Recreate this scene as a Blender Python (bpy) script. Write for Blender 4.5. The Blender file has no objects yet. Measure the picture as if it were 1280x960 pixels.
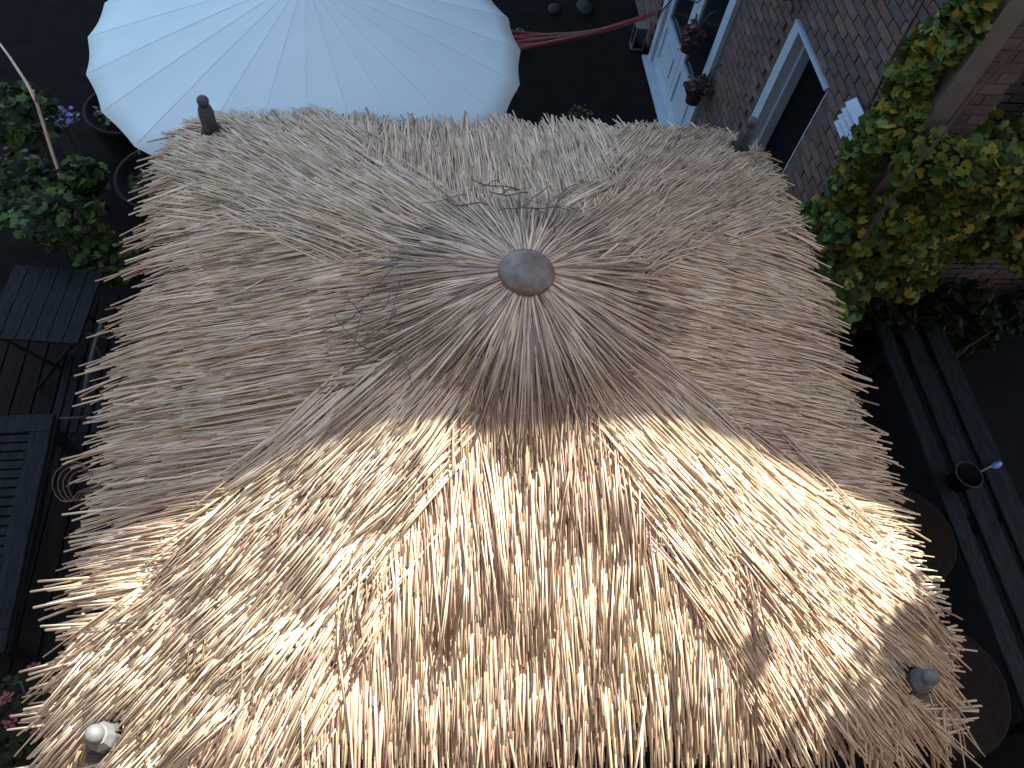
import bpy, math, random
import numpy as np
from mathutils import Vector, Matrix

random.seed(7); rng = np.random.default_rng(11)
scene = bpy.context.scene
col = scene.collection

# ------------------------------------------------------------------ camera
CAM = Vector((-0.4134, -1.6593, 5.1886))
ROT = Matrix(((0.99050387, 0.01018733, -0.13710687),
              (-0.07935335, 0.85673432, -0.50961687),
              (0.11227252, 0.51565737, 0.84940706)))
cd = bpy.data.cameras.new('camera'); cam = bpy.data.objects.new('camera', cd); col.objects.link(cam)
cam.matrix_world = Matrix.Translation(CAM) @ ROT.to_4x4()
cd.sensor_width = 36.0; cd.lens = 36.0 * 963.75 / 1280.0
cd.clip_start = 0.05; cd.clip_end = 1500
scene.camera = cam

# ------------------------------------------------------------------ sky, sun, exposure
SUN = Vector((0.50, 0.5, 1.0)).normalized()
w = bpy.data.worlds.new('World'); scene.world = w; w.use_nodes = True
nt = w.node_tree; nt.nodes.clear()
sky = nt.nodes.new('ShaderNodeTexSky'); sky.sky_type = 'NISHITA'; sky.sun_disc = False
sky.sun_elevation = math.asin(SUN.z); sky.sun_rotation = math.atan2(SUN.x, SUN.y)
bg = nt.nodes.new('ShaderNodeBackground'); bg.inputs['Strength'].default_value = 0.10
wo = nt.nodes.new('ShaderNodeOutputWorld')
nt.links.new(sky.outputs[0], bg.inputs[0]); nt.links.new(bg.outputs[0], wo.inputs[0])
sl = bpy.data.lights.new('sun', 'SUN'); sl.energy = 5.0; sl.angle = math.radians(0.5); sl.color = (1.0, 0.985, 0.93)
so = bpy.data.objects.new('sun', sl); col.objects.link(so)
so.rotation_euler = SUN.to_track_quat('Z', 'Y').to_euler(); so.location = (8, 6, 14)
vs = scene.view_settings
vs.view_transform = 'Standard'; vs.look = 'None'; vs.gamma = 1.0; vs.use_curve_mapping = False
vs.exposure = 2.1
scene.cycles.max_bounces = 5; scene.cycles.diffuse_bounces = 4; scene.cycles.adaptive_threshold = 0.02; scene.cycles.glossy_bounces = 2; scene.cycles.debug_use_spatial_splits = True

# ------------------------------------------------------------------ helpers
def mat(name, c, rough=0.6, var=0.25, scale=8.0, bump=0.0, attr=False, metal=0.0, spec=0.5, c2=None, stretch=None):
    m = bpy.data.materials.new(name); m.use_nodes = True
    n = m.node_tree.nodes; l = m.node_tree.links
    b = n['Principled BSDF']; b.inputs['Roughness'].default_value = rough
    b.inputs['Metallic'].default_value = metal; b.inputs['Specular IOR Level'].default_value = spec
    tc = n.new('ShaderNodeTexCoord'); mp = n.new('ShaderNodeMapping')
    l.new(tc.outputs['Object'], mp.inputs[0])
    if stretch: mp.inputs['Scale'].default_value = stretch
    nz = n.new('ShaderNodeTexNoise'); nz.inputs['Scale'].default_value = scale; nz.inputs['Detail'].default_value = 5
    l.new(mp.outputs[0], nz.inputs[0])
    mx = n.new('ShaderNodeMix'); mx.data_type = 'RGBA'
    cr = n.new('ShaderNodeMapRange'); cr.inputs[1].default_value = 0.3; cr.inputs[2].default_value = 0.7
    l.new(nz.outputs[0], cr.inputs[0]); l.new(cr.outputs[0], mx.inputs[0])
    if attr:
        at = n.new('ShaderNodeAttribute'); at.attribute_name = 'tint'
        dk = n.new('ShaderNodeMix'); dk.data_type = 'RGBA'; dk.blend_type = 'MULTIPLY'; dk.inputs[0].default_value = 1
        l.new(at.outputs[0], dk.inputs[6]); k = 1 - var; dk.inputs[7].default_value = (k, k * .97, k * .93, 1)
        l.new(dk.outputs[2], mx.inputs[6]); l.new(at.outputs[0], mx.inputs[7])
    else:
        k = 1 - var
        mx.inputs[6].default_value = (*(c2 or [v * k for v in c]), 1); mx.inputs[7].default_value = (*c, 1)
    l.new(mx.outputs[2], b.inputs['Base Color'])
    if bump:
        bp = n.new('ShaderNodeBump'); bp.inputs['Strength'].default_value = bump; bp.inputs['Distance'].default_value = 0.01
        l.new(nz.outputs[0], bp.inputs['Height']); l.new(bp.outputs[0], b.inputs['Normal'])
    return m

def link(o, parent=None):
    col.objects.link(o)
    if parent is not None: o.parent = parent
    return o
def tag(o, label=None, cat=None, group=None, kind=None):
    if label: o['label'] = label
    if cat: o['category'] = cat
    if group: o['group'] = group
    if kind: o['kind'] = kind
    return o
def empty(name, loc, label, cat, group=None, rz=0):
    o = bpy.data.objects.new(name, None); o.empty_display_size = .1
    o.location = loc; o.rotation_euler = (0, 0, rz); link(o); return tag(o, label, cat, group)
def local(root, p):   # world point to a root that is moved and turned about z
    v = Vector(p) - root.location; c, s = math.cos(-root.rotation_euler.z), math.sin(-root.rotation_euler.z)
    return Vector((v.x * c - v.y * s, v.x * s + v.y * c, v.z))

class MB:
    def __init__(s): s.v = []; s.f = []; s.sm = []
    def add(s, v, f, smooth=False):
        o = len(s.v); s.v += [tuple(a) for a in v]; s.f += [tuple(i + o for i in q) for q in f]; s.sm += [smooth] * len(f)
    def box(s, x0, x1, y0, y1, z0, z1, M=None):
        v = [Vector((x, y, z)) for x in (x0, x1) for y in (y0, y1) for z in (z0, z1)]
        if M is not None: v = [M @ a for a in v]
        s.add(v, [(0, 1, 3, 2), (4, 6, 7, 5), (0, 4, 5, 1), (2, 3, 7, 6), (0, 2, 6, 4), (1, 5, 7, 3)]); return s
    def bevbox(s, x0, x1, y0, y1, z0, z1, b=.006, M=None):   # box whose top and sides are chamfered
        r = lambda z, i: [(x0 + i, y0 + i, z), (x1 - i, y0 + i, z), (x1 - i, y1 - i, z), (x0 + i, y1 - i, z)]
        v = r(z0, b) + r(z0 + b, 0) + r(z1 - b, 0) + r(z1, b); v = [Vector(a) for a in v]
        if M is not None: v = [M @ a for a in v]
        f = [(3, 2, 1, 0), (12, 13, 14, 15)]
        for k in range(3):
            for i in range(4): j = (i + 1) % 4; f.append((4 * k + i, 4 * k + j, 4 * k + 4 + j, 4 * k + 4 + i))
        s.add(v, f); return s
    def tube(s, path, r, n=6, cap=True):
        P = [Vector(a) for a in path]; R = r if isinstance(r, (list, tuple)) else [r] * len(P); v = []; f = []
        for i, a in enumerate(P):
            t = (P[min(i + 1, len(P) - 1)] - P[max(i - 1, 0)]).normalized()
            u = t.orthogonal().normalized() if i == 0 else (u - t * u.dot(t)).normalized()
            b = t.cross(u)
            v += [a + (u * math.cos(2 * math.pi * k / n) + b * math.sin(2 * math.pi * k / n)) * R[i] for k in range(n)]
        for i in range(len(P) - 1):
            for k in range(n): j = (k + 1) % n; f.append((i * n + k, i * n + j, i * n + n + j, i * n + n + k))
        s.add(v, f, True)
        if cap:
            o = len(s.v) - len(v); s.f += [tuple(o + k for k in range(n - 1, -1, -1)), tuple(o + len(v) - n + k for k in range(n))]; s.sm += [False] * 2
        return s
    def lathe(s, prof, n=24, c=(0, 0, 0), smooth=True):
        v = []; f = []
        for r, z in prof: v += [(c[0] + r * math.cos(2 * math.pi * k / n), c[1] + r * math.sin(2 * math.pi * k / n), c[2] + z) for k in range(n)]
        for i in range(len(prof) - 1):
            for k in range(n): j = (k + 1) % n; f.append((i * n + k, i * n + j, i * n + n + j, i * n + n + k))
        s.add(v, f, smooth); return s
    def build(s, name, m, parent=None, kind=None):
        me = bpy.data.meshes.new(name); me.from_pydata(s.v, [], s.f); me.polygons.foreach_set('use_smooth', s.sm); me.update()
        me.materials.append(m); o = bpy.data.objects.new(name, me); link(o, parent)
        if kind: o['kind'] = kind
        return o

def rnd(a, b): return random.uniform(a, b)

# ------------------------------------------------------------------ materials
M_soil = mat('soil', (.009, .008, .007), .9, .5, 6, .4, spec=.06)
M_pave = mat('paving', (.010, .010, .010), .8, .4, 5, .3, spec=.06)
M_deck = mat('deck_wood', (.016, .012, .009), .7, .5, 4, .2, stretch=(12, 1, 6), spec=.06)
M_reed = mat('reed_straw', (.5, .4, .27), .50, .22, 9, 0, attr=True, spec=.32)
M_board = mat('roof_boards', (.10, .07, .05), .8, .4, 5)
M_post = mat('post_wood', (.055, .042, .032), .7, .4, 6, .2, stretch=(6, 6, 1))
M_cap = mat('post_cap_paint', (.13, .134, .124), .5, .35, 18)
M_capback = mat('back_post_cap', (.055, .063, .066), .6, .4, 12)  # darker tone for the caps and balls of the two back posts
M_dome = mat('apex_dome', (.19, .15, .12), .42, .5, 26, .25, metal=.0, c2=(.09, .066, .05))
M_twig = mat('twig', (.12, .075, .055), .7, .4, 10)
M_canopy = mat('canopy_cloth', (.51, .645, .635), .75, .05, 3, .05)
M_seam = mat('canopy_seam', (.50, .63, .625), .8, .05, 20)
M_rib = mat('rib_wood', (.30, .27, .23), .6, .3, 8)
M_brick = [mat('brick_%s' % n, c, .85, .35, 14, .5) for n, c in (('red', (.115, .066, .052)), ('brown', (.095, .066, .055)), ('purple', (.085, .062, .060)), ('pale', (.13, .09, .075)))]
M_mortar = mat('mortar', (.070, .062, .057), .9, .3, 20, .3)
M_white = mat('white_paint', (.34, .42, .47), .4, .12, 6)
M_glass = mat('dark_glass', (.008, .010, .012), .12, .2, 3)
M_dark = mat('unlit_room_dark', (.006, .006, .007), .9, .2, 3, spec=.06)
M_grey = mat('corner_board_paint', (.12, .12, .11), .6, .3, 7)
M_roof = mat('roof_tiles', (.10, .06, .05), .8, .4, 9, .3)
M_leafdeep = mat('leaf_deep', (.014, .022, .006), .6, .4, 9, .1, spec=.1)
M_stone = mat('stone', (.035, .036, .034), .9, .4, 12, .3, spec=.1)
M_leaf = [mat('leaf_%s' % n, c, .55, .35, 9, .1, spec=.2) for n, c in (('dark', (.036, .056, .009)), ('mid', (.11, .15, .017)), ('yellow', (.21, .18, .018)), ('fresh', (.050, .115, .016)))]
M_stem = mat('stem_bark', (.07, .05, .035), .8, .4, 14)
M_twigsunlit = mat('sunlit_twig', (.55, .38, .27), .5, .3, 14)  # sunlight on the twig is put into its pale colour
M_slate = mat('slate_painted_wood', (.016, .020, .022), .5, .65, 7, .15, stretch=(9, 1, 5), spec=.06)
M_iron = mat('grey_iron', (.045, .05, .05), .6, .4, 15, spec=.2)
M_bench = mat('bench_grey_wood', (.021, .026, .027), .6, .65, 7, .2, stretch=(9, 1, 5), spec=.06)
M_wick = mat('wicker', (.020, .013, .008), .65, .5, 30, .3, spec=.06)
M_black = mat('black_plastic', (.008, .008, .009), .4, .3, 8, spec=.06)
M_blue = mat('blue_plastic', (.10, .22, .50), .3, .2, 8)
M_redA = mat('red_cloth', (.30, .030, .030), .8, .3, 20)
M_redB = mat('rose_cloth', (.30, .10, .085), .8, .3, 20)
M_pink = mat('pink_petal', (.22, .06, .055), .6, .3, 20)
M_bluefl = mat('blue_petal', (.16, .18, .42), .6, .3, 20)
M_terra = mat('dark_pot', (.035, .018, .013), .8, .4, 12)
M_pot = mat('slate_pot', (.012, .013, .014), .6, .4, 6, .1, spec=.06)
M_rust = mat('rust_leaf', (.055, .022, .014), .7, .4, 14)

# ------------------------------------------------------------------ ground
def sheet(name, x0, x1, y0, y1, z, m):
    b = MB(); b.add([(x0, y0, z), (x1, y0, z), (x1, y1, z), (x0, y1, z)], [(0, 1, 2, 3)]); o = b.build(name, m); o['kind'] = 'structure'; return o
sheet('ground', -400, 400, -400, 400, 0, M_soil)
terr = sheet('terrace', -4.2, 5.2, -3.0, 2.4, .004, M_pave)
deck = bpy.data.objects.new('deck', None); link(deck); deck['kind'] = 'structure'; deck.location = (-3, 0, 0)
x = -3.55; dm = None
while x < -1.9:
    if dm is None: b = MB(); b.bevbox(-.066, .066, -1.9, 2.3, 0, .028, .005); d = b.build('plank', M_deck, deck); dm = d.data
    else: d = bpy.data.objects.new('plank', dm); link(d, deck)
    d.location = (x + 3, rnd(-.04, .04), .006 + rnd(0, .004)); x += .14

# ------------------------------------------------------------------ brick house at the right
house = empty('brick_house', (2.3, 2.0, 0), 'dark brick house with white glazed double doors and a white door frame', 'house')
HO = house.location
W0, PY, NY, XE, TOP = 2.3, 1.40, 2.0, 9.5, 8.00
D1 = (4.05, 5.62, 2.17)      # double doors: y0, y1, top
D2 = (2.34, 3.03, 2.17)      # single doorway
def hb(mb, x0, x1, y0, y1, z0, z1): mb.box(x0 - HO.x, x1 - HO.x, y0 - HO.y, y1 - HO.y, z0 - HO.z, z1 - HO.z)
b = MB(); xm = W0 + .012; t = .30
for (y0, y1, z0, z1) in ((PY, D2[0], 0, 4.3), (D2[0], D2[1], D2[2], 4.3), (D2[1], D1[0], 0, 4.3), (D1[0], D1[1], D1[2], 4.3), (D1[1], 22, 0, 4.3)):
    hb(b, xm, xm + t, y0, y1, z0, z1)
hb(b, xm, xm + t, NY, 22, 4.3, TOP)
hb(b, xm + t, XE, NY + .012, NY + .3, 0, TOP)
hb(b, xm + t, XE, 21.7, 22, 0, TOP); hb(b, XE - .3, XE, NY + .3, 21.7, 0, TOP)
b.build('wall', M_mortar, house)
b = MB()   # steep tiled roof above, out of view; height and pitch set to cast the shade
yt = 2.0 + 3.55
v = [(xm, NY + .012, TOP), (XE, NY + .012, TOP), (XE, 22, TOP), (xm, 22, TOP), (xm, yt, TOP + 7.1), (XE, yt, TOP + 7.1), (XE, 21, TOP + 7.1), (xm, 21, TOP + 7.1)]
b.add([Vector(a) - HO for a in v], [(0, 3, 2, 1), (4, 5, 6, 7), (0, 1, 5, 4), (1, 2, 6, 5), (2, 3, 7, 6), (3, 0, 4, 7)])
b.build('roof', M_roof, house)
b = MB(); hb(b, xm + .13, xm + .30, D2[0], D2[1], 0, D2[2]); b.build('unlit_room_panel', M_dark, house)  # near-black panel paints the darkness of the unlit room
# bricks
BL, BH, J = .205, .052, .011
bmesh_v = []
for k in range(8):
    q = MB(); s = .006
    r = lambda: rnd(-.0025, .0025)
    q.box(-.006 - rnd(0, .004), .02, -BL / 2 + r(), BL / 2 + r(), -BH / 2 + r() * .6, BH / 2 + r() * .6)
    me = bpy.data.meshes.new('brick'); me.from_pydata(q.v, [], q.f); me.materials.append(M_brick[k % 4]); bmesh_v.append(me)
cand = []; far = []
for row in range(int(4.3 / (BH + J))):
    z = (row + .5) * (BH + J); y = PY + .16 + ((row % 2) * .5) * (BL + J)
    while y < 7.2:
        y0, y1 = y - BL / 2, y + BL / 2
        ok = True
        for D in (D1, D2):
            if y1 > D[0] - .015 and y0 < D[1] + .015 and z - BH / 2 < D[2] + .03: ok = False
        if ok:
            d = (Vector((W0, y, z)) - CAM).length
            vis = (1.55 < y < 4.1 and 1.0 < z < 3.2)
            (cand if vis else far).append((d, y, z))
        y += BL + J
cand.sort(); far += cand[300:]; cand = cand[:300]
for i, (d, y, z) in enumerate(cand):
    o = bpy.data.objects.new('brick', random.choice(bmesh_v)); link(o, house); o.location = Vector((W0, y, z)) - HO
for k in range(4):
    b = MB()
    for i, (d, y, z) in enumerate(far):
        if (i * 7 + int(z * 100)) % 4 == k: hb(b, W0 - rnd(.003, .010), W0 + .02, y - BL / 2, y + BL / 2, z - BH / 2, z + BH / 2)
    for row in range(80):        # near face of the house
        z = (row + .5) * (BH + J); xx = xm + t + .12 + ((row % 2) * .5) * (BL + J)
        while xx < 5.2:
            if random.randrange(4) == k or k == 1 and random.random() < .5: hb(b, xx - BL / 2, xx + BL / 2, NY - rnd(.001, .006), NY + .03, z - BH / 2, z + BH / 2)
            xx += BL + J
    for row in range(68):        # end of the side wall
        z = (row + .5) * (BH + J)
        for xx in ((W0 + .16, W0 + .27) if row % 2 else (W0 + .205,)):
            if (row + int(xx * 50)) % 4 == k: hb(b, xx - (.05 if row % 2 else .1), xx + (.05 if row % 2 else .1), PY - rnd(.003, .008), PY + .02, z - BH / 2, z + BH / 2)
    b.build('brickwork', M_brick[k], house, 'stuff')
b = MB(); hb(b, W0 - .028, W0 + .10, PY - .02, PY + .135, 0, 4.32); b.build('corner_board', M_grey, house)

bh = empty('unseen_near_house', (0, -2.4, 0), 'unseen tall brick house added on the near side to shape the garden light', 'house')  # out of view, added to block sky light and bounce warm sun
b = MB(); b.box(-7, 9.5, -.30, 0, 0, 9.5); b.build('wall', M_brick[3], bh)
b = MB(); b.box(-.75, .55, .0, .05, 3.85, 3.95); b.build('sill', M_grey, bh)
b = MB(); b.box(-.70, .50, .0, .012, 3.95, 5.6); b.build('window', M_glass, bh)
# double glazed doors
dr = MB(); y0, y1, zt = D1
hb(dr, W0 - .03, W0 + .10, y0 - .02, y0 + .075, 0, zt); hb(dr, W0 - .03, W0 + .10, y1 - .075, y1 + .02, 0, zt); hb(dr, W0 - .027, W0 + .097, y0 + .075, y1 - .075, zt - .08, zt)
dframe = dr.build('door_frame', M_white, house)
ym = (y0 + y1) / 2
for a, c, hs in ((y0 + .08, ym - .004, 1), (ym + .004, y1 - .08, -1)):
    d = MB(); X0, X1 = W0 + .005, W0 + .05
    hb(d, X0, X1, a, a + .10, .02, zt - .085); hb(d, X0, X1, c - .10, c, .02, zt - .085)
    hb(d, X0 + .002, X1, a + .10, c - .10, .02, .15); hb(d, X0 + .002, X1, a + .10, c - .10, .50, .60); hb(d, X0 + .002, X1, a + .10, c - .10, zt - .19, zt - .085)
    hb(d, X0 + .018, X1, a + .10, c - .10, .15, .50)
    dd = d.build('door', M_white, house)
    g = MB(); hb(g, X0 + .022, X1 - .01, a + .10, c - .10, .60, zt - .19); g.build('pane', M_glass, dd)
    g = MB(); hb(g, X0 + .004, X0 + .02, a + .17, c - .17, .21, .44); g.build('raised_panel', M_white, dd)
    g = MB(); hb(g, X0 - .018, X0, a + .10, c - .10, .59, .612); g.build('glazing_bead', M_white, dd)
    if hs > 0:
        g = MB(); hy = c - .05; g.tube([Vector((X0, hy, 1.02)) - HO, Vector((X0 - .045, hy, 1.02)) - HO, Vector((X0 - .05, hy - .10, 1.02)) - HO], .010); hb(g, X0 - .006, X0, hy - .018, hy + .018, .93, 1.08); g.build('handle', M_iron, dd)
b = MB(); hb(b, W0 - .10, W0 + .05, y0 - .03, y1 + .03, 0, .018); b.build('threshold', M_white, house)
# doorway frame
b = MB(); y0, y1, zt = D2
hb(b, W0 - .022, W0 + .135, y1 - .09, y1 + .015, 0, zt + .0); hb(b, W0 + .012, W0 + .135, y0 - .012, y0 + .012, 0, zt)
hb(b, W0 - .024, W0 + .132, y0 - .014, y1 + .017, zt, zt + .022); b.build('door_frame', M_white, house)
b = MB(); hb(b, W0 + .06, W0 + .136, y1 - .12, y1 - .09, 0, zt); b.build('door_stop', M_white, house)
# louvred vent on the wall
vent = empty('wall_vent', (W0, 1.85, 2.29), 'small white louvred vent on the brick wall beside the climbing vine', 'vent')
b = MB(); b.box(-.02, .0, -.165, .165, -.105, .105); b.build('back_plate', M_iron, vent)
for k in range(4):
    b = MB(); Mx = Matrix.Translation((-.045, 0, -.072 + k * .048)) @ Matrix.Rotation(math.radians(-38), 4, 'Y')
    b.box(-.034, .034, -.15 + .008 * k, .15, -.004, .004, Mx); b.build('slat', M_white, vent)

# ------------------------------------------------------------------ thatched pavilion
pav = empty('thatched_pavilion', (0, 0, 0), 'square pavilion with a shaggy reed thatched roof, half in sun and half in shade', 'pavilion')
Z0, SL = 3.125, .405
def zs(x, y):
    m = (np.abs(x) ** 7 + np.abs(y) ** 7) ** (1 / 7)
    return Z0 - SL * m - .30 * np.maximum(0, m - 1.2) ** 2
PW = 1.30
b = MB(); e = 1.36; zz = Z0 - .035
b.add([(0, 0, zz), (-e, -e, zz - SL * e), (e, -e, zz - SL * e), (e, e, zz - SL * e), (-e, e, zz - SL * e)], [(0, 1, 2), (0, 2, 3), (0, 3, 4), (0, 4, 1)])
b.build('roof_boarding', M_board, pav)
for sx, sy in ((-1, -1), (1, -1), (-1, 1), (1, 1)):
    b = MB(); b.box(-.038, .038, -.038, .038, 0, 2.60); po = b.build('post', M_post, pav); po.location = (sx * PW, sy * PW, 0)
    b = MB(); r = lambda h, z: [(-h, -h, z), (h, -h, z), (h, h, z), (-h, h, z)]; hz = .045 if sy > 0 else -.028; cw = .031 if sy > 0 else .037; mc = M_cap if sy < 0 else M_capback
    b.lathe([(cw * .95, 2.53 + hz), (cw * 1.15, 2.534 + hz), (cw * 1.15, 2.650 + hz), (cw * .8, 2.683 + hz), (.0005, 2.686 + hz)], 8, smooth=False)
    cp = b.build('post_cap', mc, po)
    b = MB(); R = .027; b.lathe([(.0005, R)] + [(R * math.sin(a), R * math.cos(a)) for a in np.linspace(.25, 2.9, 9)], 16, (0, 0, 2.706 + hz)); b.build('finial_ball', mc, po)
for k in range(4):
    b = MB(); b.box(-1.26, 1.26, -.035, .035, 2.46, 2.57); o = b.build('eave_beam', M_post, pav)
    a = k * math.pi / 2; o.location = (PW * math.sin(a), -PW * math.cos(a), .002 * (k % 2)); o.rotation_euler = (0, 0, a)

# reeds: every entry is base xyz, mid xyz, tip xyz, radius, colour
RB, RM, RT, RR, RC = [], [], [], [], []
POSTS = [(sx * PW, sy * PW) for sx in (-1, 1) for sy in (-1, 1)]
def tint(n, old=0.0, base=None):
    u = rng.random(n)[:, None]
    c = np.where(u < .56, np.array([[.69, .53, .36]]), np.where(u < .78, np.array([[.78, .635, .46]]), np.where(u < .955, np.array([[.56, .395, .285]]), np.array([[.30, .20, .14]]))))
    c = c * rng.uniform(.82, 1.12, (n, 1))
    if base is not None: c = c * base
    return c * (1 - old) + np.array([[.23, .185, .15]]) * old * rng.uniform(.6, 1.2, (n, 1))
def bundle(tx, ty, ang, n, width, length, hb_, ht, jt=.055, ja=1.6, rad=(.0026, .0046), old=0.0, out=None, curl=.0, pale=False):
    a = ang + np.radians(rng.normal(0, ja, n)); off = np.linspace(-.5, .5, n) * width + rng.normal(0, .006, n)
    px, py = -math.sin(ang), math.cos(ang); dx, dy = np.cos(a), np.sin(a)
    j = rng.normal(0, jt, n) - .6 * jt * np.abs(rng.normal(0, 1, n)); L = length * rng.uniform(.8, 1.12, n)
    x1 = tx + px * off + math.cos(ang) * j; y1 = ty + py * off + math.sin(ang) * j
    x0 = x1 - dx * L; y0 = y1 - dy * L
    bend = rng.normal(0, .004 + curl, n); xm_ = (x0 + x1) / 2 + px * bend; ym_ = (y0 + y1) / 2 + py * bend
    h0 = hb_ + rng.uniform(0, .012, n); h1 = ht + rng.normal(0, .010, n)
    z0 = zs(x0, y0) + h0; z1 = zs(x1, y1) + h1; zm = zs(xm_, ym_) + (h0 + h1) / 2 + rng.uniform(-.002, .008, n)
    base = rng.uniform(.90, 1.07) * np.array([[1, rng.uniform(.96, 1.02), rng.uniform(.92, 1.04)]])
    c = tint(n, old, base)
    if pale: c = c * .35 + np.array([[.73, .61, .44]]) * .65 * rng.uniform(.92, 1.06, (n, 1))
    r = rng.uniform(rad[0], rad[1], n)
    keep = np.ones(n, bool)
    for (qx, qy) in POSTS:      # the reeds part round the post tops
        t_ = np.clip(((qx - x0) * (x1 - x0) + (qy - y0) * (y1 - y0)) / (L * L), 0, 1)
        keep &= np.hypot(x0 + t_ * (x1 - x0) - qx, y0 + t_ * (y1 - y0) - qy) > .044
    lim = np.maximum(np.abs(x1), np.abs(y1)) < 1.72
    keep &= lim
    if out is not None:
        for i in np.where(keep)[0]: out.append(((x0[i], y0[i], z0[i]), (x1[i], y1[i], z1[i]), r[i], c[i]))
        return
    RB.append(np.c_[x0, y0, z0][keep]); RM.append(np.c_[xm_, ym_, zm][keep]); RT.append(np.c_[x1, y1, z1][keep]); RR.append(r[keep]); RC.append(c[keep])

FACES = [-math.pi / 2, math.pi / 2, math.pi, 0.0]
EAVE = {0: 1.48, 1: 1.53, 2: 1.51, 3: 1.51}
for fi, ang in enumerate(FACES):
    d = np.array([math.cos(ang), math.sin(ang)]); p_ = np.array([-d[1], d[0]])
    E = EAVE[fi]
    for k in range(470):
        m = math.sqrt(rng.uniform(.30 ** 2, E ** 2)); u = rng.uniform(-1, 1) * m * 1.0
        tp = d * m + p_ * u
        bundle(tp[0], tp[1], ang + math.radians(rng.normal(0, 3.2)) + .18 * (u / m) ** 3, int(rng.integers(10, 26)), rng.uniform(.06, .17), rng.uniform(.30, .42), .004, rng.uniform(.024, .046))
    for k in range(130):        # long single reeds past the eave
        m = E + abs(rng.normal(.06, .055)); u = rng.uniform(-1, 1) * 1.42; tp = d * m + p_ * u
        bundle(tp[0], tp[1], ang + math.radians(rng.normal(0, 4)), int(rng.integers(1, 4)), .03, .5, .006, rng.uniform(.02, .07), jt=.04, ja=4, rad=(.0040, .0062))
    for k in range(4):        # strays lying across the others
        m = rng.uniform(.5, 1.3); tp = d * m + p_ * rng.uniform(-.8, .8) * m
        bundle(tp[0], tp[1], ang + math.radians(rng.normal(0, 16)), 1, .02, rng.uniform(.14, .26), .036, rng.uniform(.045, .062), ja=6, curl=.01)
    for k in range(44):        # ragged eave
        m = E + rng.normal(0, .03); u = rng.uniform(-1, 1) * 1.5; tp = d * m + p_ * u
        bundle(tp[0], tp[1], ang + math.radians(rng.normal(0, 4)), int(rng.integers(8, 18)), rng.uniform(.08, .2), .42, .0, rng.uniform(.0, .03), jt=.06, ja=3.5)
for sx in (-1, 1):
    for sy in (-1, 1):
        ha = math.atan2(sy, sx); dh = np.array([sx, sy]) / math.sqrt(2); ph = np.array([-dh[1], dh[0]])
        for k in range(215):
            m = math.sqrt(rng.uniform(.5 ** 2, 1.50 ** 2)); w_ = float(np.clip(rng.normal(0, 1), -2, 2)) * (.155 * m + .01)
            w_ = w_ * (.75 if sy < 0 and (ph * w_)[1] > 0 else 1.0); tp = dh * m * 1.414 + ph * w_
            tp = tp - dh * abs(w_) * .8
            bundle(tp[0], tp[1], ha + math.radians(rng.normal(0, 5)) + .75 * w_, int(rng.integers(10, 26)), rng.uniform(.06, .16), rng.uniform(.30, .42), .024, rng.uniform(.046, .070))
for sx in (-1, 1):            # flat mats of combed reeds over the front hips
    ha = math.atan2(-1, sx); dh = np.array([sx, -1]) / math.sqrt(2); ph = np.array([-dh[1], dh[0]])
    for k in range(40):
        m = rng.uniform(.6, 1.46); w_ = float(np.clip(rng.normal(0, .12), -.24, .24)) * m; tp = dh * m * 1.414 + ph * w_ - dh * abs(w_) * .8
        n_ = int(rng.integers(22, 40)); bundle(tp[0], tp[1], ha + math.radians(rng.normal(0, 4)) + .75 * w_, n_, n_ * .0068, rng.uniform(.28, .4), .036, rng.uniform(.062, .082), jt=.035, ja=.9, rad=(.0032, .0046), pale=True)
# top skirt of reeds spreading from the dome
for k in range(130):
    a = k / 130 * 2 * math.pi + rng.normal(0, .05); rr = .52 + .05 * math.cos(a) ** 2 + rng.normal(0, .045)
    n = int(rng.integers(6, 13)); aa = a + rng.normal(0, .02, n); L = rr * rng.uniform(.62, 1.10, n)
    b0 = rng.uniform(.03, .075, n); x0, y0 = np.cos(aa) * b0, np.sin(aa) * b0
    ab = aa + rng.normal(0, .075, n); x1, y1 = np.cos(ab) * L, np.sin(ab) * L
    xm_, ym_ = (x0 + x1) / 2 + rng.normal(0, .008, n), (y0 + y1) / 2 + rng.normal(0, .008, n)
    z0 = 3.155 + rng.uniform(-.01, .010, n); z1 = zs(x1, y1) + rng.uniform(.040, .070, n); zm = np.maximum(zs(xm_, ym_) + .058, (z0 + z1) / 2) + rng.uniform(-.004, .014, n)
    RB.append(np.c_[x0, y0, z0 * np.ones(n)]); RM.append(np.c_[xm_, ym_, zm]); RT.append(np.c_[x1, y1, z1]); RR.append(rng.choice([.0018, .0028, .0038, .005], n)); RC.append(tint(n, rng.choice([.0, .2, .45, .85], (n, 1))))

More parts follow.
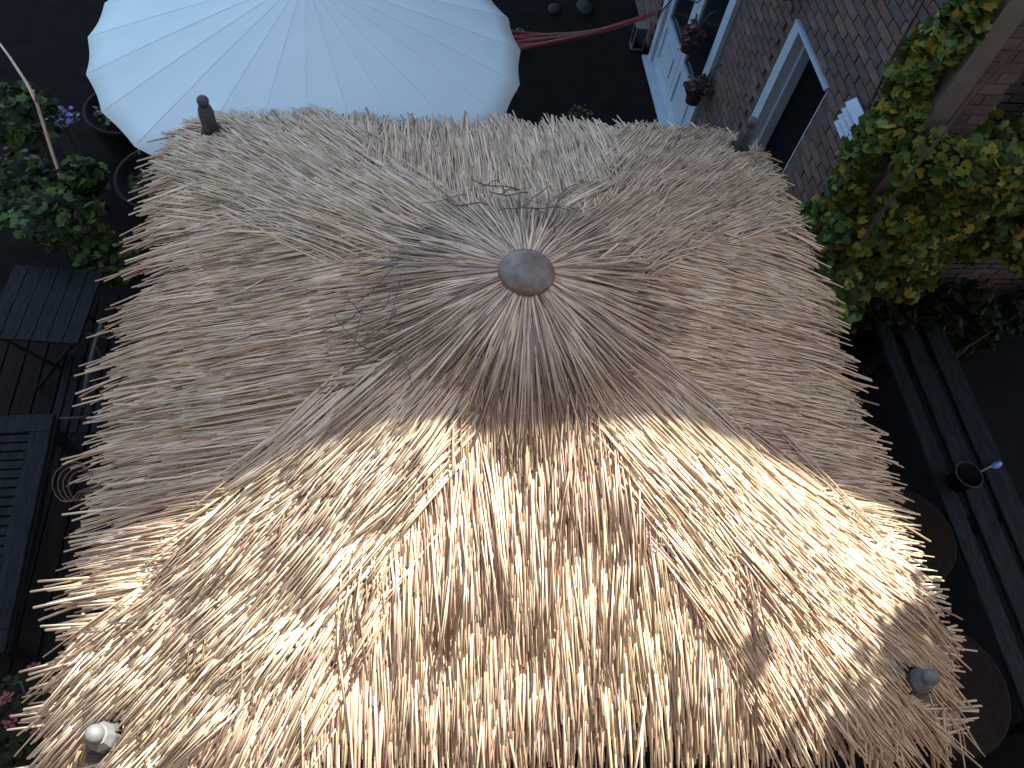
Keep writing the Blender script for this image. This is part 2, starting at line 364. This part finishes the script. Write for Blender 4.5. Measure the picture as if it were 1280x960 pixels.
def reed_mesh(B, Mi, T, R, C, name):
    n = len(B); S = 4; ring = np.linspace(0, 2 * np.pi, S, endpoint=False)
    P = np.stack([B, Mi, T], 1); t = T - B; t /= np.linalg.norm(t, axis=1)[:, None]
    up = np.array([[0., 0, 1.]]); u = np.cross(t, up); u /= np.linalg.norm(u, axis=1)[:, None]; v = np.cross(u, t)
    taper = np.array([1.0, 1.0, .82])
    off = (np.cos(ring)[None, :, None] * u[:, None, :] + np.sin(ring)[None, :, None] * v[:, None, :]) * R[:, None, None]
    V = P[:, :, None, :] + off[:, None] * taper[None, :, None, None]
    V = V.reshape(-1, 3); f = []
    for i in range(2):
        for k in range(S): f.append([i * S + k, i * S + (k + 1) % S, (i + 1) * S + (k + 1) % S, (i + 1) * S + k])
    f = np.array(f); F = (f[None] + (np.arange(n) * 3 * S)[:, None, None]).reshape(-1, 4)
    capf = (np.arange(S)[None] + 2 * S + (np.arange(n) * 3 * S)[:, None])
    me = bpy.data.meshes.new(name); nl = F.size + capf.size
    me.vertices.add(len(V)); me.vertices.foreach_set('co', V.ravel()); me.loops.add(nl); me.polygons.add(len(F) + n)
    me.loops.foreach_set('vertex_index', np.r_[F.ravel(), capf.ravel()].astype(np.int32))
    me.polygons.foreach_set('loop_start', np.r_[np.arange(len(F)) * 4, len(F) * 4 + np.arange(n) * S].astype(np.int32))
    me.polygons.foreach_set('use_smooth', np.r_[np.ones(len(F), bool), np.zeros(n, bool)])
    me.update(calc_edges=True); me.validate()
    at = me.attributes.new('tint', 'FLOAT_COLOR', 'POINT'); c4 = np.repeat(np.c_[C, np.ones(n)], 3 * S, 0); at.data.foreach_set('color', c4.astype(np.float32).ravel())
    me.materials.append(M_reed); return me
me = reed_mesh(np.vstack(RB), np.vstack(RM), np.vstack(RT), np.concatenate(RR), np.vstack(RC), 'thatch')
th = bpy.data.objects.new('thatch', me); link(th, pav); th['kind'] = 'stuff'
NREED = len(me.vertices) // 12
# the topmost reeds nearest the front, each a piece of its own
top = []
while len(top) < 300:
    q = rng.random()
    if q < .45:
        u = rng.uniform(-1.0, 1.0); m = rng.uniform(.8, 1.5); bundle(u * m, -m, -math.pi / 2 + math.radians(rng.normal(0, 5)), 6, .06, .5, .03, .075, out=top)
    elif q < .8:
        sx = rng.choice([-1, 1]); m = rng.uniform(.9, 1.5); w_ = rng.normal(0, .15); ha = math.atan2(-1, sx)
        bundle(sx * m + w_ * math.sin(ha), -m - w_ * math.cos(ha), ha + math.radians(rng.normal(0, 6)), 6, .06, .5, .045, .095, out=top)
    else:
        sx = rng.choice([-1, 1]); bundle(sx * rng.uniform(1.2, 1.6), rng.uniform(-1.2, 0), 0 if sx > 0 else math.pi, 6, .06, .5, .03, .075, out=top)
rmesh = []
for k in range(12):
    bx = rng.normal(0, .012); bz = rng.normal(0, .006)
    rmesh.append(reed_mesh(np.array([[0, 0, 0.]]), np.array([[.5, bx, bz]]), np.array([[1., 0, 0]]), np.array([.0040]), tint(1), 'reed'))
for (p0, p1, r, c) in top[:300]:
    a = Vector(p0); d = Vector(p1) - a; o = bpy.data.objects.new('reed', random.choice(rmesh)); link(o, pav)
    q = d.to_track_quat('X', 'Z'); s = r / .0040
    o.location = a; o.rotation_mode = 'QUATERNION'; o.rotation_quaternion = q; o.scale = (d.length, s, s)
# loose dark binding twigs round the skirt
b = MB()
for k in range(24):
    a = rng.choice([rng.normal(1.40, .22), rng.normal(1.40, .22), rng.normal(3.3, .3), rng.normal(1.4, .3)]); r0 = rng.uniform(.42, .62)
    x0, y0 = r0 * math.cos(a), r0 * math.sin(a); dr_ = a + math.pi / 2 * rng.choice([-1, 1]) + rng.normal(0, .5); L = rng.uniform(.08, .24); cv = rng.normal(0, .7)
    path = []; X, Y = x0, y0
    for i in range(12):
        path.append((X, Y, float(zs(np.array(X), np.array(Y))) + .085 + .010 * math.sin(i * .5 + k))); X += math.cos(dr_) * L / 11; Y += math.sin(dr_) * L / 11; dr_ += cv / 11
    b.tube(path, rng.uniform(.0012, .0026), 4)
b.build('binding_twigs', M_twig, pav, 'stuff')
# a looped strand at the left eave
b = MB(); cx, cy, cz = -1.56, -.44, 2.50
for j in range(4):
    b.tube([(cx + .038 * math.cos(a) * (1 + .1 * j) - .01 * j, cy + (.062 + .005 * j) * math.sin(a), cz + .01 * j + .015 * math.cos(2 * a)) for a in np.linspace(.3, 5.6, 14)] + [(cx + .30, cy - .02 + .02 * j, cz + .10)], .0020, 4)
b.build('loose_strand', M_twig, pav)
b = MB(); R = .098
b.lathe([(.0005, .046)] + [(R * math.sin(a), .046 * math.cos(a)) for a in np.linspace(.12, 1.45, 12)] + [(R, -.004), (R * .97, -.012), (R * .7, -.014)], 40, (0, 0, 3.160)); b.build('apex_dome', M_dome, pav)

# ------------------------------------------------------------------ parasol
UC = Vector((-.91, 2.30, 0)); UR, UE, UA, NR = 1.19, 2.35, 2.74, 24
um = empty('parasol', UC, 'large pale round parasol with many ribs behind the thatched roof', 'parasol')
b = MB(); SUB = 8; rad_n = 10; v = []; f = []; N = NR * SUB
for i in range(1, rad_n + 1):
    s = i / rad_n
    for k in range(N):
        a = 2 * math.pi * k / N + .03; ph_ = (k % SUB) / SUB; bow = math.sin(math.pi * ph_)
        r_ = UR * s * (1 - .017 * bow * s * s); z = UA - (UA - UE) * (s ** 1.12) - .008 * bow * s
        v.append((r_ * math.cos(a), r_ * math.sin(a), z))
v.append((0, 0, UA)); f += [(len(v) - 1, k, (k + 1) % N) for k in range(N)]
for i in range(rad_n - 1):
    for k in range(N): f.append((i * N + k, (i + 1) * N + k, (i + 1) * N + (k + 1) % N, i * N + (k + 1) % N))
for i, j in enumerate(f): pass
b.add(v, f, True)
can = b.build('canopy', M_canopy, um); sd = can.modifiers.new('thick', 'SOLIDIFY'); sd.thickness = .003; sd.offset = -1
for k in range(NR):
    a = 2 * math.pi * k / NR + .03; c, s = math.cos(a), math.sin(a); b = MB()
    pts = [(c * UR * q, s * UR * q, UA - (UA - UE) * q ** 1.12 - .022) for q in (.06, .35, .7, .985)] + [(c * UR * .99, s * UR * .99, UE - .055)]
    b.tube(pts, [.006, .007, .008, .008, .006], 5); b.build('rib', M_rib, um)
    b = MB(); b.tube([(c * UR * q, s * UR * q, UA - (UA - UE) * q ** 1.12 + .0005) for q in np.linspace(.05, .985, 12)], .0012, 4); b.build('seam', M_seam, can)
b = MB(); b.tube([(0, 0, .05), (0, 0, UA + .01)], .024, 12); b.build('pole', M_rib, um)
b = MB(); b.lathe([(.0005, .10), (.06, .10), (.24, .07), (.26, .03), (.26, .004)], 28); b.build('base', M_pot, um)
b = MB(); b.lathe([(.0005, .06), (.02, .055), (.035, .03), (.04, -.005)], 16, (0, 0, UA)); b.build('top_knob', M_rib, um)

# ------------------------------------------------------------------ leaves and plants
def leaf_mesh(name, m, lob=5):
    pts = [(0, 0, 0)]; k = 2 * lob + 1
    for i in range(k):
        a = math.radians(-150 + 300 * i / (k - 1)); r = (.5 if i % 2 == 0 else .41) * (1.1 if abs(a) < .3 else 1) * rnd(.9, 1.1)
        pts.append((r * math.cos(a) + .12, r * math.sin(a), -.10 * r + rnd(-.04, .04)))
    me = bpy.data.meshes.new(name); me.from_pydata(pts, [], [(0, i, i + 1) for i in range(1, k)] ); me.materials.append(m); return me
LV = [leaf_mesh('leaf', M_leaf[i % 4]) for i in range(8)]
def leaf_cloud(name, parent, pts, m, size, origin, lob=5, updir=(0, 0, 1), tilt=.7):
    """many small lobed leaves as one mesh"""
    b = MB(); k = 2 * lob + 1
    for p in pts:
        nrm = (Vector(updir) + Vector((rnd(-1, 1), rnd(-1, 1), rnd(-1, 1))) * tilt).normalized(); s = rnd(*size)
        t = nrm.orthogonal(); t.rotate(Matrix.Rotation(rnd(0, 6.28), 3, nrm)); t.normalize(); u = nrm.cross(t); c = Vector(p) - origin
        v = [c]
        for i in range(k):
            a = math.radians(-150 + 300 * i / (k - 1)); r = (.5 if i % 2 == 0 else .41) * rnd(.85, 1.12)
            v.append(c + (t * (r * math.cos(a) + .12) + u * (r * math.sin(a)) - nrm * (.12 * r)) * s)
        b.add(v, [(0, i, i + 1) for i in range(1, k)])
    return b.build(name, m, parent, 'stuff')
def blob(c, r, n, shell=.45):
    out = []
    for _ in range(n):
        d = Vector((random.gauss(0, 1), random.gauss(0, 1), random.gauss(0, 1))).normalized() * (shell + (1 - shell) * random.random() ** .5)
        out.append((c[0] + d.x * r[0], c[1] + d.y * r[1], c[2] + d.z * r[2]))
    return out
vine = empty('climbing_vine', (2.25, 1.25, 0), 'green and yellowing climbing vine covering the corner of the brick house', 'vine')
VO = vine.location
blobs = []
for k in range(26):       # column up the house corner
    z = 1.0 + k * .125; hi = z > 2.1; blobs.append(((2.20 + rnd(-.05, .02), 1.50 + rnd(-.04, .05), z), (.11, .13, .14)) if hi else ((2.20 + rnd(-.06, .10), 1.36 + rnd(-.14, .14), z), (.18, .22, .15)))
for k in range(54):       # mass across the near face
    X_ = rnd(2.35, 4.4); blobs.append(((X_, 1.58 + rnd(-.16, .12), rnd(1.62, 2.56)), (.27, .20, .20)))
for k in range(22):       # over the wall end
    blobs.append(((rnd(2.28, 2.85), 1.26 + rnd(-.08, .08), rnd(1.6, 2.62)), (.17, .12, .16)))
for k in range(9):       # bulge low on the corner
    blobs.append(((2.20 + rnd(-.14, .2), 1.10 + rnd(-.2, .16), rnd(1.2, 1.75)), (.16, .16, .14)))
allp = []
for c, r in blobs: allp += blob(c, r, 190)
allp = [q for q in allp if not (q[0] > 2.27 and q[1] > 1.96) and not (2.26 < q[0] < 2.66 and 1.37 < q[1] < 2.02)]
allp.sort(key=lambda q: (Vector(q) - CAM).length); random.shuffle
near = random.sample(allp[:2600], 300); ns = set(near); rest = [q for q in allp if q not in ns]
for q in near:
    o = bpy.data.objects.new('leaf', random.choice(LV)); link(o, vine); o.location = Vector(q) - VO
    o.rotation_euler = (rnd(-.7, .5), rnd(-.9, .3), rnd(0, 6.28)); s = rnd(.055, .085); o.scale = (s, s, s)
random.shuffle(rest); n = len(rest)
for m, a, c in ((0, 0, .38), (1, .38, .74), (2, .74, .86), (3, .86, 1.0)):
    leaf_cloud('foliage', vine, rest[int(a * n):int(c * n)], M_leaf[m], (.045, .08), VO, 5, (-.35, -.35, .8), .8)
for k in range(4):
    b = MB(); X, Y = 2.235 + rnd(-.02, .02), 1.36 + rnd(-.1, .25); pts = []
    for i in range(14):
        pts.append(Vector((X, Y, .02 + i * .31)) - VO); X += rnd(-.04, .04); X = min(max(X, 2.2), 2.25); Y += rnd(-.05, .05)
    b.tube(pts, [.018 - .001 * i for i in range(14)], 6); b.build('stem', M_stem, vine)

def shrub(name, loc, label, cat, blobs, mats, size, n, stems=6, group=None, hgt=1.0, lob=4):
    o = empty(name, loc, label, cat, group); L = o.location; pts = []
    for c, r in blobs: pts += blob(c, r, n)
    random.shuffle(pts); k = len(mats)
    for i, m in enumerate(mats): leaf_cloud('foliage', o, pts[i::k], m, size, L, lob)
    for i in range(stems):
        c, r = blobs[i % len(blobs)]; b = MB(); t_ = Vector(c) - L + Vector((rnd(-.5, .5) * r[0], rnd(-.5, .5) * r[1], rnd(0, .5) * r[2]))
        z0 = Vector((rnd(-.05, .05), rnd(-.05, .05), 0)); mid = z0.lerp(t_, .5) + Vector((rnd(-.08, .08), rnd(-.08, .08), .1))
        b.tube([z0, mid, t_], [.014, .010, .005], 5); b.build('stem', M_stem, o)
    return o
shrub('leafy_shrub', (-3.05, 2.75, 0), 'green leafy shrub at the garden edge behind the small dark table', 'shrub',
      [((-3.0, 2.9, 1.25), (.22, .25, .22)), ((-2.62, 2.55, 1.05), (.15, .15, .12)), ((-2.75, 2.25, .95), (.3, .26, .18)), ((-3.15, 2.6, .85), (.3, .35, .2)), ((-2.5, 2.1, .7), (.2, .2, .2))],
      [M_leafdeep, M_leaf[3], M_leafdeep, M_leaf[0]], (.05, .09), 300, 9)
shrub('flowering_plant', (-2.95, 3.25, 0), 'low plant with small blue flowers in front of the shrub', 'plant',
      [((-2.95, 3.25, .95), (.14, .10, .06))], [M_bluefl, M_leaf[0]], (.03, .05), 60, 4)
tw = MB(); tp = [(-3.30, 3.55, 1.45), (-3.05, 3.18, 1.5), (-2.90, 2.95, 1.48), (-2.84, 2.84, 1.42), (-2.78, 2.62, 1.2), (-2.74, 2.45, .9), (-2.72, 2.40, .0)]
o = empty('bare_twig', (-2.72, 2.40, 0), 'long bare twig arching over the shrub, coloured pale as if sunlit', 'twig')
b = MB(); b.tube([Vector(q) - o.location for q in tp], [.006, .009, .011, .012, .012, .013, .015], 6); b.build('branch', M_twigsunlit, o)
b = MB(); b.tube([Vector((-2.84, 2.84, 1.42)) - o.location, Vector((-2.80, 2.80, 1.55)) - o.location], [.010, .006], 5); b.build('side_shoot', M_twigsunlit, o)

# dark planters under the parasol's left side
for i, (loc, r, h, lab) in enumerate((((-2.25, 3.0, 0), .36, .62, 'wide slate grey planter standing beside the leafy shrub'), ((-2.75, 3.9, 0), .30, .5, 'smaller slate grey planter standing behind the wide planter'))):
    o = empty('planter', loc, lab, 'planter', 'slate planters')
    b = MB(); b.lathe([(r * .7, 0), (r, h * .92), (r * 1.05, h), (r * .97, h), (r * .93, h * .88), (.0005, h * .86)], 28); b.build('pot', M_pot, o)
    b = MB(); leaf_cloud('foliage', o, blob((loc[0], loc[1], h * .95), (r * .7, r * .7, .10), 160), M_leaf[0], (.04, .08), o.location)
shrub('dark_shrub', (4.0, 1.5, 0), 'dark dense shrub against the house behind the plank bench', 'shrub',
      [((3.0 + .35 * k, 1.75 + .06 * (k % 2), .35 + .2 * (k % 2)), (.3, .16, .30)) for k in range(6)], [M_leafdeep], (.05, .09), 330, 6)
# small plants in the dark bed behind the roof
for px, py, sz, lab in ((.95, 3.25, .14, 'low dark plant in the bare bed close to the thatched roof'), (1.35, 4.5, .16, 'low dark plant in the bare bed beside the double doors'), (.75, 5.7, .18, 'low dark plant in the bare bed beyond the red hammock')):
    o = empty('bed_plant', (px, py, 0), lab, 'plant', 'low plants in the bed')
    leaf_cloud('foliage', o, blob((px, py, sz * .6), (sz, sz, sz * .6), 70), M_leaf[0], (.03, .06), o.location)
    b = MB(); b.tube([(0, 0, 0), (0, .01, sz)], .006, 5); b.build('stem', M_stem, o)
for px, py, sc, lab in ((1.30, 6.40, .75, 'small pale stone in the bed past the hammock'), (1.66, 6.46, 1.0, 'larger flat stone in the bed past the hammock, next to the house')):
    b = MB(); b.lathe([(.0005, .05), (.08, .045), (.12, .02), (.11, 0)], 10); o = b.build('stone', M_stone); o.location = (px, py, 0); o.rotation_euler = (0, 0, px); o.scale = (1.2 * sc, .8 * sc, sc)
    tag(o, lab, 'stone', 'stones in the bed')

# ------------------------------------------------------------------ hammock tied beside the doors
ham = empty('hammock', (1.2, 4.5, .9), 'gathered red striped hammock stretched from under the parasol to the house', 'hammock')
HL = ham.location
for k in range(9):
    b = MB(); s = (k - 4) / 4; pts = []
    for q in np.linspace(0, 1, 12):
        P = Vector((.30, 3.82, 1.36)).lerp(Vector((2.24, 5.66, .52)), q); P.z -= .10 * math.sin(math.pi * q); sp = max(0.10, (1 - q / .55)) if q < .55 else .10
        P += Vector((-.10, .24, .0)) * s * sp * .55; P.z += .03 * math.sin(k * 2 + 5 * q) * (1 - q); pts.append(P - HL)
    b.tube(pts, [.020 - .010 * q for q in np.linspace(0, 1, 12)], 6); b.build('fold', M_redA if k % 3 else M_redB, ham)
b = MB(); b.tube([Vector((2.24, 5.66, .52)) - HL, Vector((2.275, 5.70, .50)) - HL], .012, 8); b.build('hook', M_iron, ham)
b = MB(); b.tube([Vector((.30, 3.82, 1.36)) - HL, Vector((-.5, 3.2, 1.42)) - HL, Vector((-.9, 2.32, 1.5)) - HL], .012, 6); b.build('rope', M_redA, ham)
lan = empty('glass_lantern', (2.16, 5.80, .02), 'small grey glass lantern standing at the foot of the double doors', 'lantern')
b = MB()
for sx in (-1, 1):
    for sy in (-1, 1): b.box(sx * .06 - .006, sx * .06 + .006, sy * .06 - .006, sy * .06 + .006, 0, .24)
b.box(-.068, .068, -.068, .068, .24, .255); b.box(-.068, .068, -.068, .068, -.012, .004); b.build('frame', M_grey, lan)
b = MB(); b.box(-.056, .056, -.056, .056, .004, .24); b.build('pane', M_glass, lan)
# pots hung at the doors
for loc, lab, m in (((2.17, 3.93, .78), 'rusty brown plant pot hung on the wall between the doors', M_rust), ((2.15, 4.38, .98), 'reddish plant hung before the pane of the double doors', M_rust)):
    o = empty('hanging_pot', loc, lab, 'plant pot')
    b = MB(); b.lathe([(.0005, 0), (.06, .0), (.085, .14), (.09, .15), (.08, .15), (.0005, .13)], 20); b.build('pot', M_terra, o)
    leaf_cloud('foliage', o, blob((loc[0], loc[1], loc[2] + .17), (.11, .11, .09), 120), m, (.04, .07), o.location)
    b = MB(); b.tube([(.0, 0, .12), (.09, 0, .36), (.15, 0, .40)], .006, 5); b.build('bracket', M_iron, o)
cb = MB(); cb.tube([(2.262, 5.70, .45), (2.25, 5.3, .95), (2.262, 4.8, 1.18), (2.262, 4.2, 1.75), (2.28, 3.9, 2.25), (2.285, 3.3, 2.4)], .007, 5); o = cb.build('cable', M_iron)
tag(o, 'thin grey cable running across the double doors up the wall', 'cable')
shrub('wall_creeper', (2.22, 3.25, 2.2), 'small tuft of green creeper on the wall above the doorway', 'creeper', [((2.22, 3.35, 2.42), (.08, .25, .14)), ((2.22, 3.65, 2.3), (.07, .16, .14))], [M_leaf[0], M_leaf[1]], (.04, .07), 150, 3)

# ------------------------------------------------------------------ bench and stools at the right
be = empty('plank_bench', (3.66, .4, 0), 'long low bench of three grey planks beside the pavilion', 'bench')
for i, (x0, x1) in enumerate(((3.35, 3.48), (3.55, 3.71), (3.77, 3.95))):
    b = MB(); b.bevbox(x0 - 3.66, x1 - 3.66, -2.1, 1.5 - .07 * i, .43, .47, .004); b.build('plank', M_bench, be)
for yy in (-1.7, -.3, 1.1):
    b = MB(); b.box(-.30, .28, yy - .035, yy + .035, .37, .43); b.box(-.29, -.22, yy - .03, yy + .03, 0, .37); b.box(.20, .27, yy - .03, yy + .03, 0, .37); b.build('trestle', M_bench, be)
o = empty('black_bucket', (3.50, .30, .47), 'empty round black bucket standing on the plank bench', 'bucket')
b = MB(); b.lathe([(.0005, .004), (.072, .004), (.092, .15), (.098, .152), (.098, .158), (.088, .158), (.07, .012), (.0005, .012)], 28); b.build('body', M_black, o)
b = MB(); b.tube([(.096 * math.cos(a), .096 * math.sin(a), .154) for a in np.linspace(0, 6.283, 29)], .005, 6, False); b.build('rim', M_iron, o)
o = empty('blue_brush', (3.80, .40, .47), 'small brush with a pale blue head lying on the plank bench', 'brush')
b = MB(); b.tube([(-.16, -.05, .014), (-.08, -.02, .02), (.02, .02, .022)], [.006, .008, .009], 6); b.build('handle', M_grey, o)
b = MB(); b.lathe([(.0005, .03), (.022, .026), (.034, .012), (.03, .0)], 16, (0, 0, .004)); h = b.build('head', M_blue, o); h.location = (.07, .03, 0); h.scale = (1.7, .8, 1); h.rotation_euler = (0, 0, .35)
def stool(loc, r, h, lab):
    o = empty('wicker_stool', loc, lab, 'stool', 'wicker stools')
    b = MB()
    for k in range(12):
        q = k / 11; rr = r * (.78 + .22 * math.sin(math.pi * (.25 + .6 * q))); b.tube([(rr * math.cos(a), rr * math.sin(a), .02 + q * (h - .05)) for a in np.linspace(0, 6.2832, 33)], .018, 5, False)
    b.build('woven_side', M_wick, o)
    b = MB(); prof = [(.0005, h)]
    for k in range(1, 15): rr = r * k / 14 * .98; prof += [(rr - r / 28, h + .006), (rr, h - .002)]
    b.lathe(prof + [(r, h - .02), (r * .96, h - .06)], 36); b.build('seat', M_wick, o)
stool((2.98, -.06, 0), .36, .47, 'round dark wicker stool beside the bench, level with the pavilion side')
stool((2.90, -1.05, 0), .40, .47, 'wide round dark wicker stool by the pavilion front corner')

# ------------------------------------------------------------------ tables and chair at the left
t1 = empty('folding_table', (-2.77, 1.65, .034), 'small square dark folding table with crossed legs beside the shrub', 'table', rz=math.radians(-5))
for k in range(6):
    b = MB(); b.bevbox(-.29 + k * .0968, -.29 + k * .0968 + .0945, -.30, .30, .72, .745, .003); b.build('plank', M_slate, t1)
for yy in (-.24, .24):
    for s in (-1, 1):
        b = MB(); b.tube([(-.26 * s, yy + .012 * s, 0), (.26 * s, yy + .012 * s, .715)], .014, 6); b.build('leg', M_slate, t1)
b = MB(); b.tube([(-.26, -.24, .69), (-.26, .24, .69)], .010, 6); b.tube([(.26, -.24, .69), (.26, .24, .69)], .010, 6); b.build('rail', M_slate, t1)
t2 = empty('slatted_table', (-2.98, .12, .034), 'long dark slatted table with a solid frame on the deck', 'table', rz=math.radians(2))
b = MB(); b.bevbox(-.46, .46, .56, .68, .70, .735, .004); b.bevbox(-.46, .46, -.74, -.62, .70, .735, .004); b.bevbox(.34, .46, -.62, .56, .7005, .7345, .004); b.bevbox(-.46, -.34, -.62, .56, .7005, .7345, .004); b.build('frame', M_slate, t2)
for k in range(20):
    b = MB(); y_ = -.615 + k * .0588; b.bevbox(-.34, .34, y_, y_ + .047, .704, .726, .003); b.build('slat', M_slate, t2)
b = MB(); b.box(.452, .468, -.735, .675, .64, .70); b.build('apron', M_slate, t2)
for sx in (-.42, .42):
    for sy in (-.69, .63): b = MB(); b.box(sx - .025, sx + .025, sy - .025, sy + .025, 0, .70); b.build('leg', M_slate, t2)
ch = empty('iron_chair', (-2.50, 1.14, .034), 'grey iron garden chair with scrolled arms between table and pavilion', 'chair')
b = MB(); b.tube([(.14, .34, .80), (.15, .1, .86), (.15, -.1, .86), (.14, -.32, .80)], .014, 6); b.build('back_rail', M_iron, ch)
for yy in (.30, .1, -.1, -.28): b = MB(); b.tube([(.14, yy, .42), (.15, yy, .83)], .007, 5); b.build('back_bar', M_iron, ch)
for s in (-1, 1):
    b = MB(); b.tube([(.13, .30 * s, .64), (0, .32 * s, .66), (-.12, .31 * s, .64), (-.16, .30 * s, .58), (-.12, .29 * s, .54), (-.08, .29 * s, .57)], .010, 6); b.build('arm', M_iron, ch)
    for xx in (-.14, .14): b = MB(); b.tube([(xx, .28 * s, 0), (xx, .28 * s, .42)], .011, 6); b.build('leg', M_iron, ch)
for k in range(6): b = MB(); b.bevbox(-.20 + k * .064, -.20 + k * .064 + .045, -.30, .30, .415, .435, .004); b.build('seat_slat', M_slate, ch)

# geranium stand in the near left corner
g = empty('geranium_stand', (-2.34, -.92, .0), 'pink geraniums on a curled iron stand near the pavilion corner', 'flower stand')
GL = g.location
b = MB(); b.tube([(.0, 0, 0), (.01, -.02, .5), (0, 0, .80)], .010, 6); b.tube([(0, 0, .78), (.05, .06, .86), (.02, .14, .90), (-.03, .13, .86)], .008, 6); b.tube([(0, 0, .70), (.06, -.06, .80), (.04, -.14, .86), (-.01, -.14, .82)], .008, 6)
b.build('stand', M_iron, g)
b = MB(); b.lathe([(.0005, .62), (.07, .62), (.10, .76), (.105, .77), (.09, .77), (.0005, .75)], 20); b.build('pot', M_terra, g)
leaf_cloud('foliage', g, blob((-2.34, -.92, .82), (.20, .26, .08), 150), M_leafdeep, (.04, .07), GL)
for c in ((-2.36, -.86, .92), (-2.27, -.72, .9), (-2.31, -.97, .93), (-2.20, -1.0, .92), (-2.42, -1.02, .9)):
    b = MB()
    for q in blob(c, (.035, .035, .02), 16):
        P = Vector(q) - GL; r_ = rnd(.008, .013); nrm = Vector((rnd(-1, 1), rnd(-1, 1), 1.2)).normalized(); t_ = nrm.orthogonal().normalized(); u_ = nrm.cross(t_)
        b.add([P] + [P + (t_ * math.cos(k * 1.2566) + u_ * math.sin(k * 1.2566)) * r_ + nrm * .004 for k in range(5)], [(0, k + 1, (k + 1) % 5 + 1) for k in range(5)])
    b.tube([Vector(c) - GL - Vector((0, 0, .12)), Vector(c) - GL], .003, 4); b.build('blossom', M_pink, g)

# ------------------------------------------------------------------ tree just past the bench: it shades the near right corner of the roof
tr = empty('garden_tree', (5.3, -.5, 0), 'tree past the plank bench whose crown shades the near roof corner', 'tree'); TL = tr.location
b = MB(); b.tube([(0, 0, 0), (-.1, .05, 1.5), (-.5, .2, 3.2), (-1.2, .3, 4.9), (-2.2, .4, 5.5)], [.13, .11, .08, .05, .02], 10)
for k in range(7): a = k * .9; b.tube([(-1.2, .3, 4.9), (-1.7 + .7 * math.cos(a), .25 + .4 * math.sin(a), 5.6 + .05 * k)], [.035, .012], 6)
b.build('trunk', M_stem, tr)
pts = []
for c, r in (((3.10, .20, 5.6), (.36, .24, .35)), ((2.75, -.08, 5.6), (.40, .24, .3)), ((3.45, .22, 5.7), (.32, .22, .3)), ((3.6, -.2, 5.8), (.5, .4, .4)), ((4.2, -.3, 6.0), (.6, .5, .5))): pts += [(c[0] + random.gauss(0, .55) * r[0], c[1] + random.gauss(0, .55) * r[1], c[2] + random.gauss(0, .6) * r[2]) for _ in range(420)]
leaf_cloud('crown', tr, pts, M_leaf[1], (.08, .14), TL)
print('REEDS', NREED)
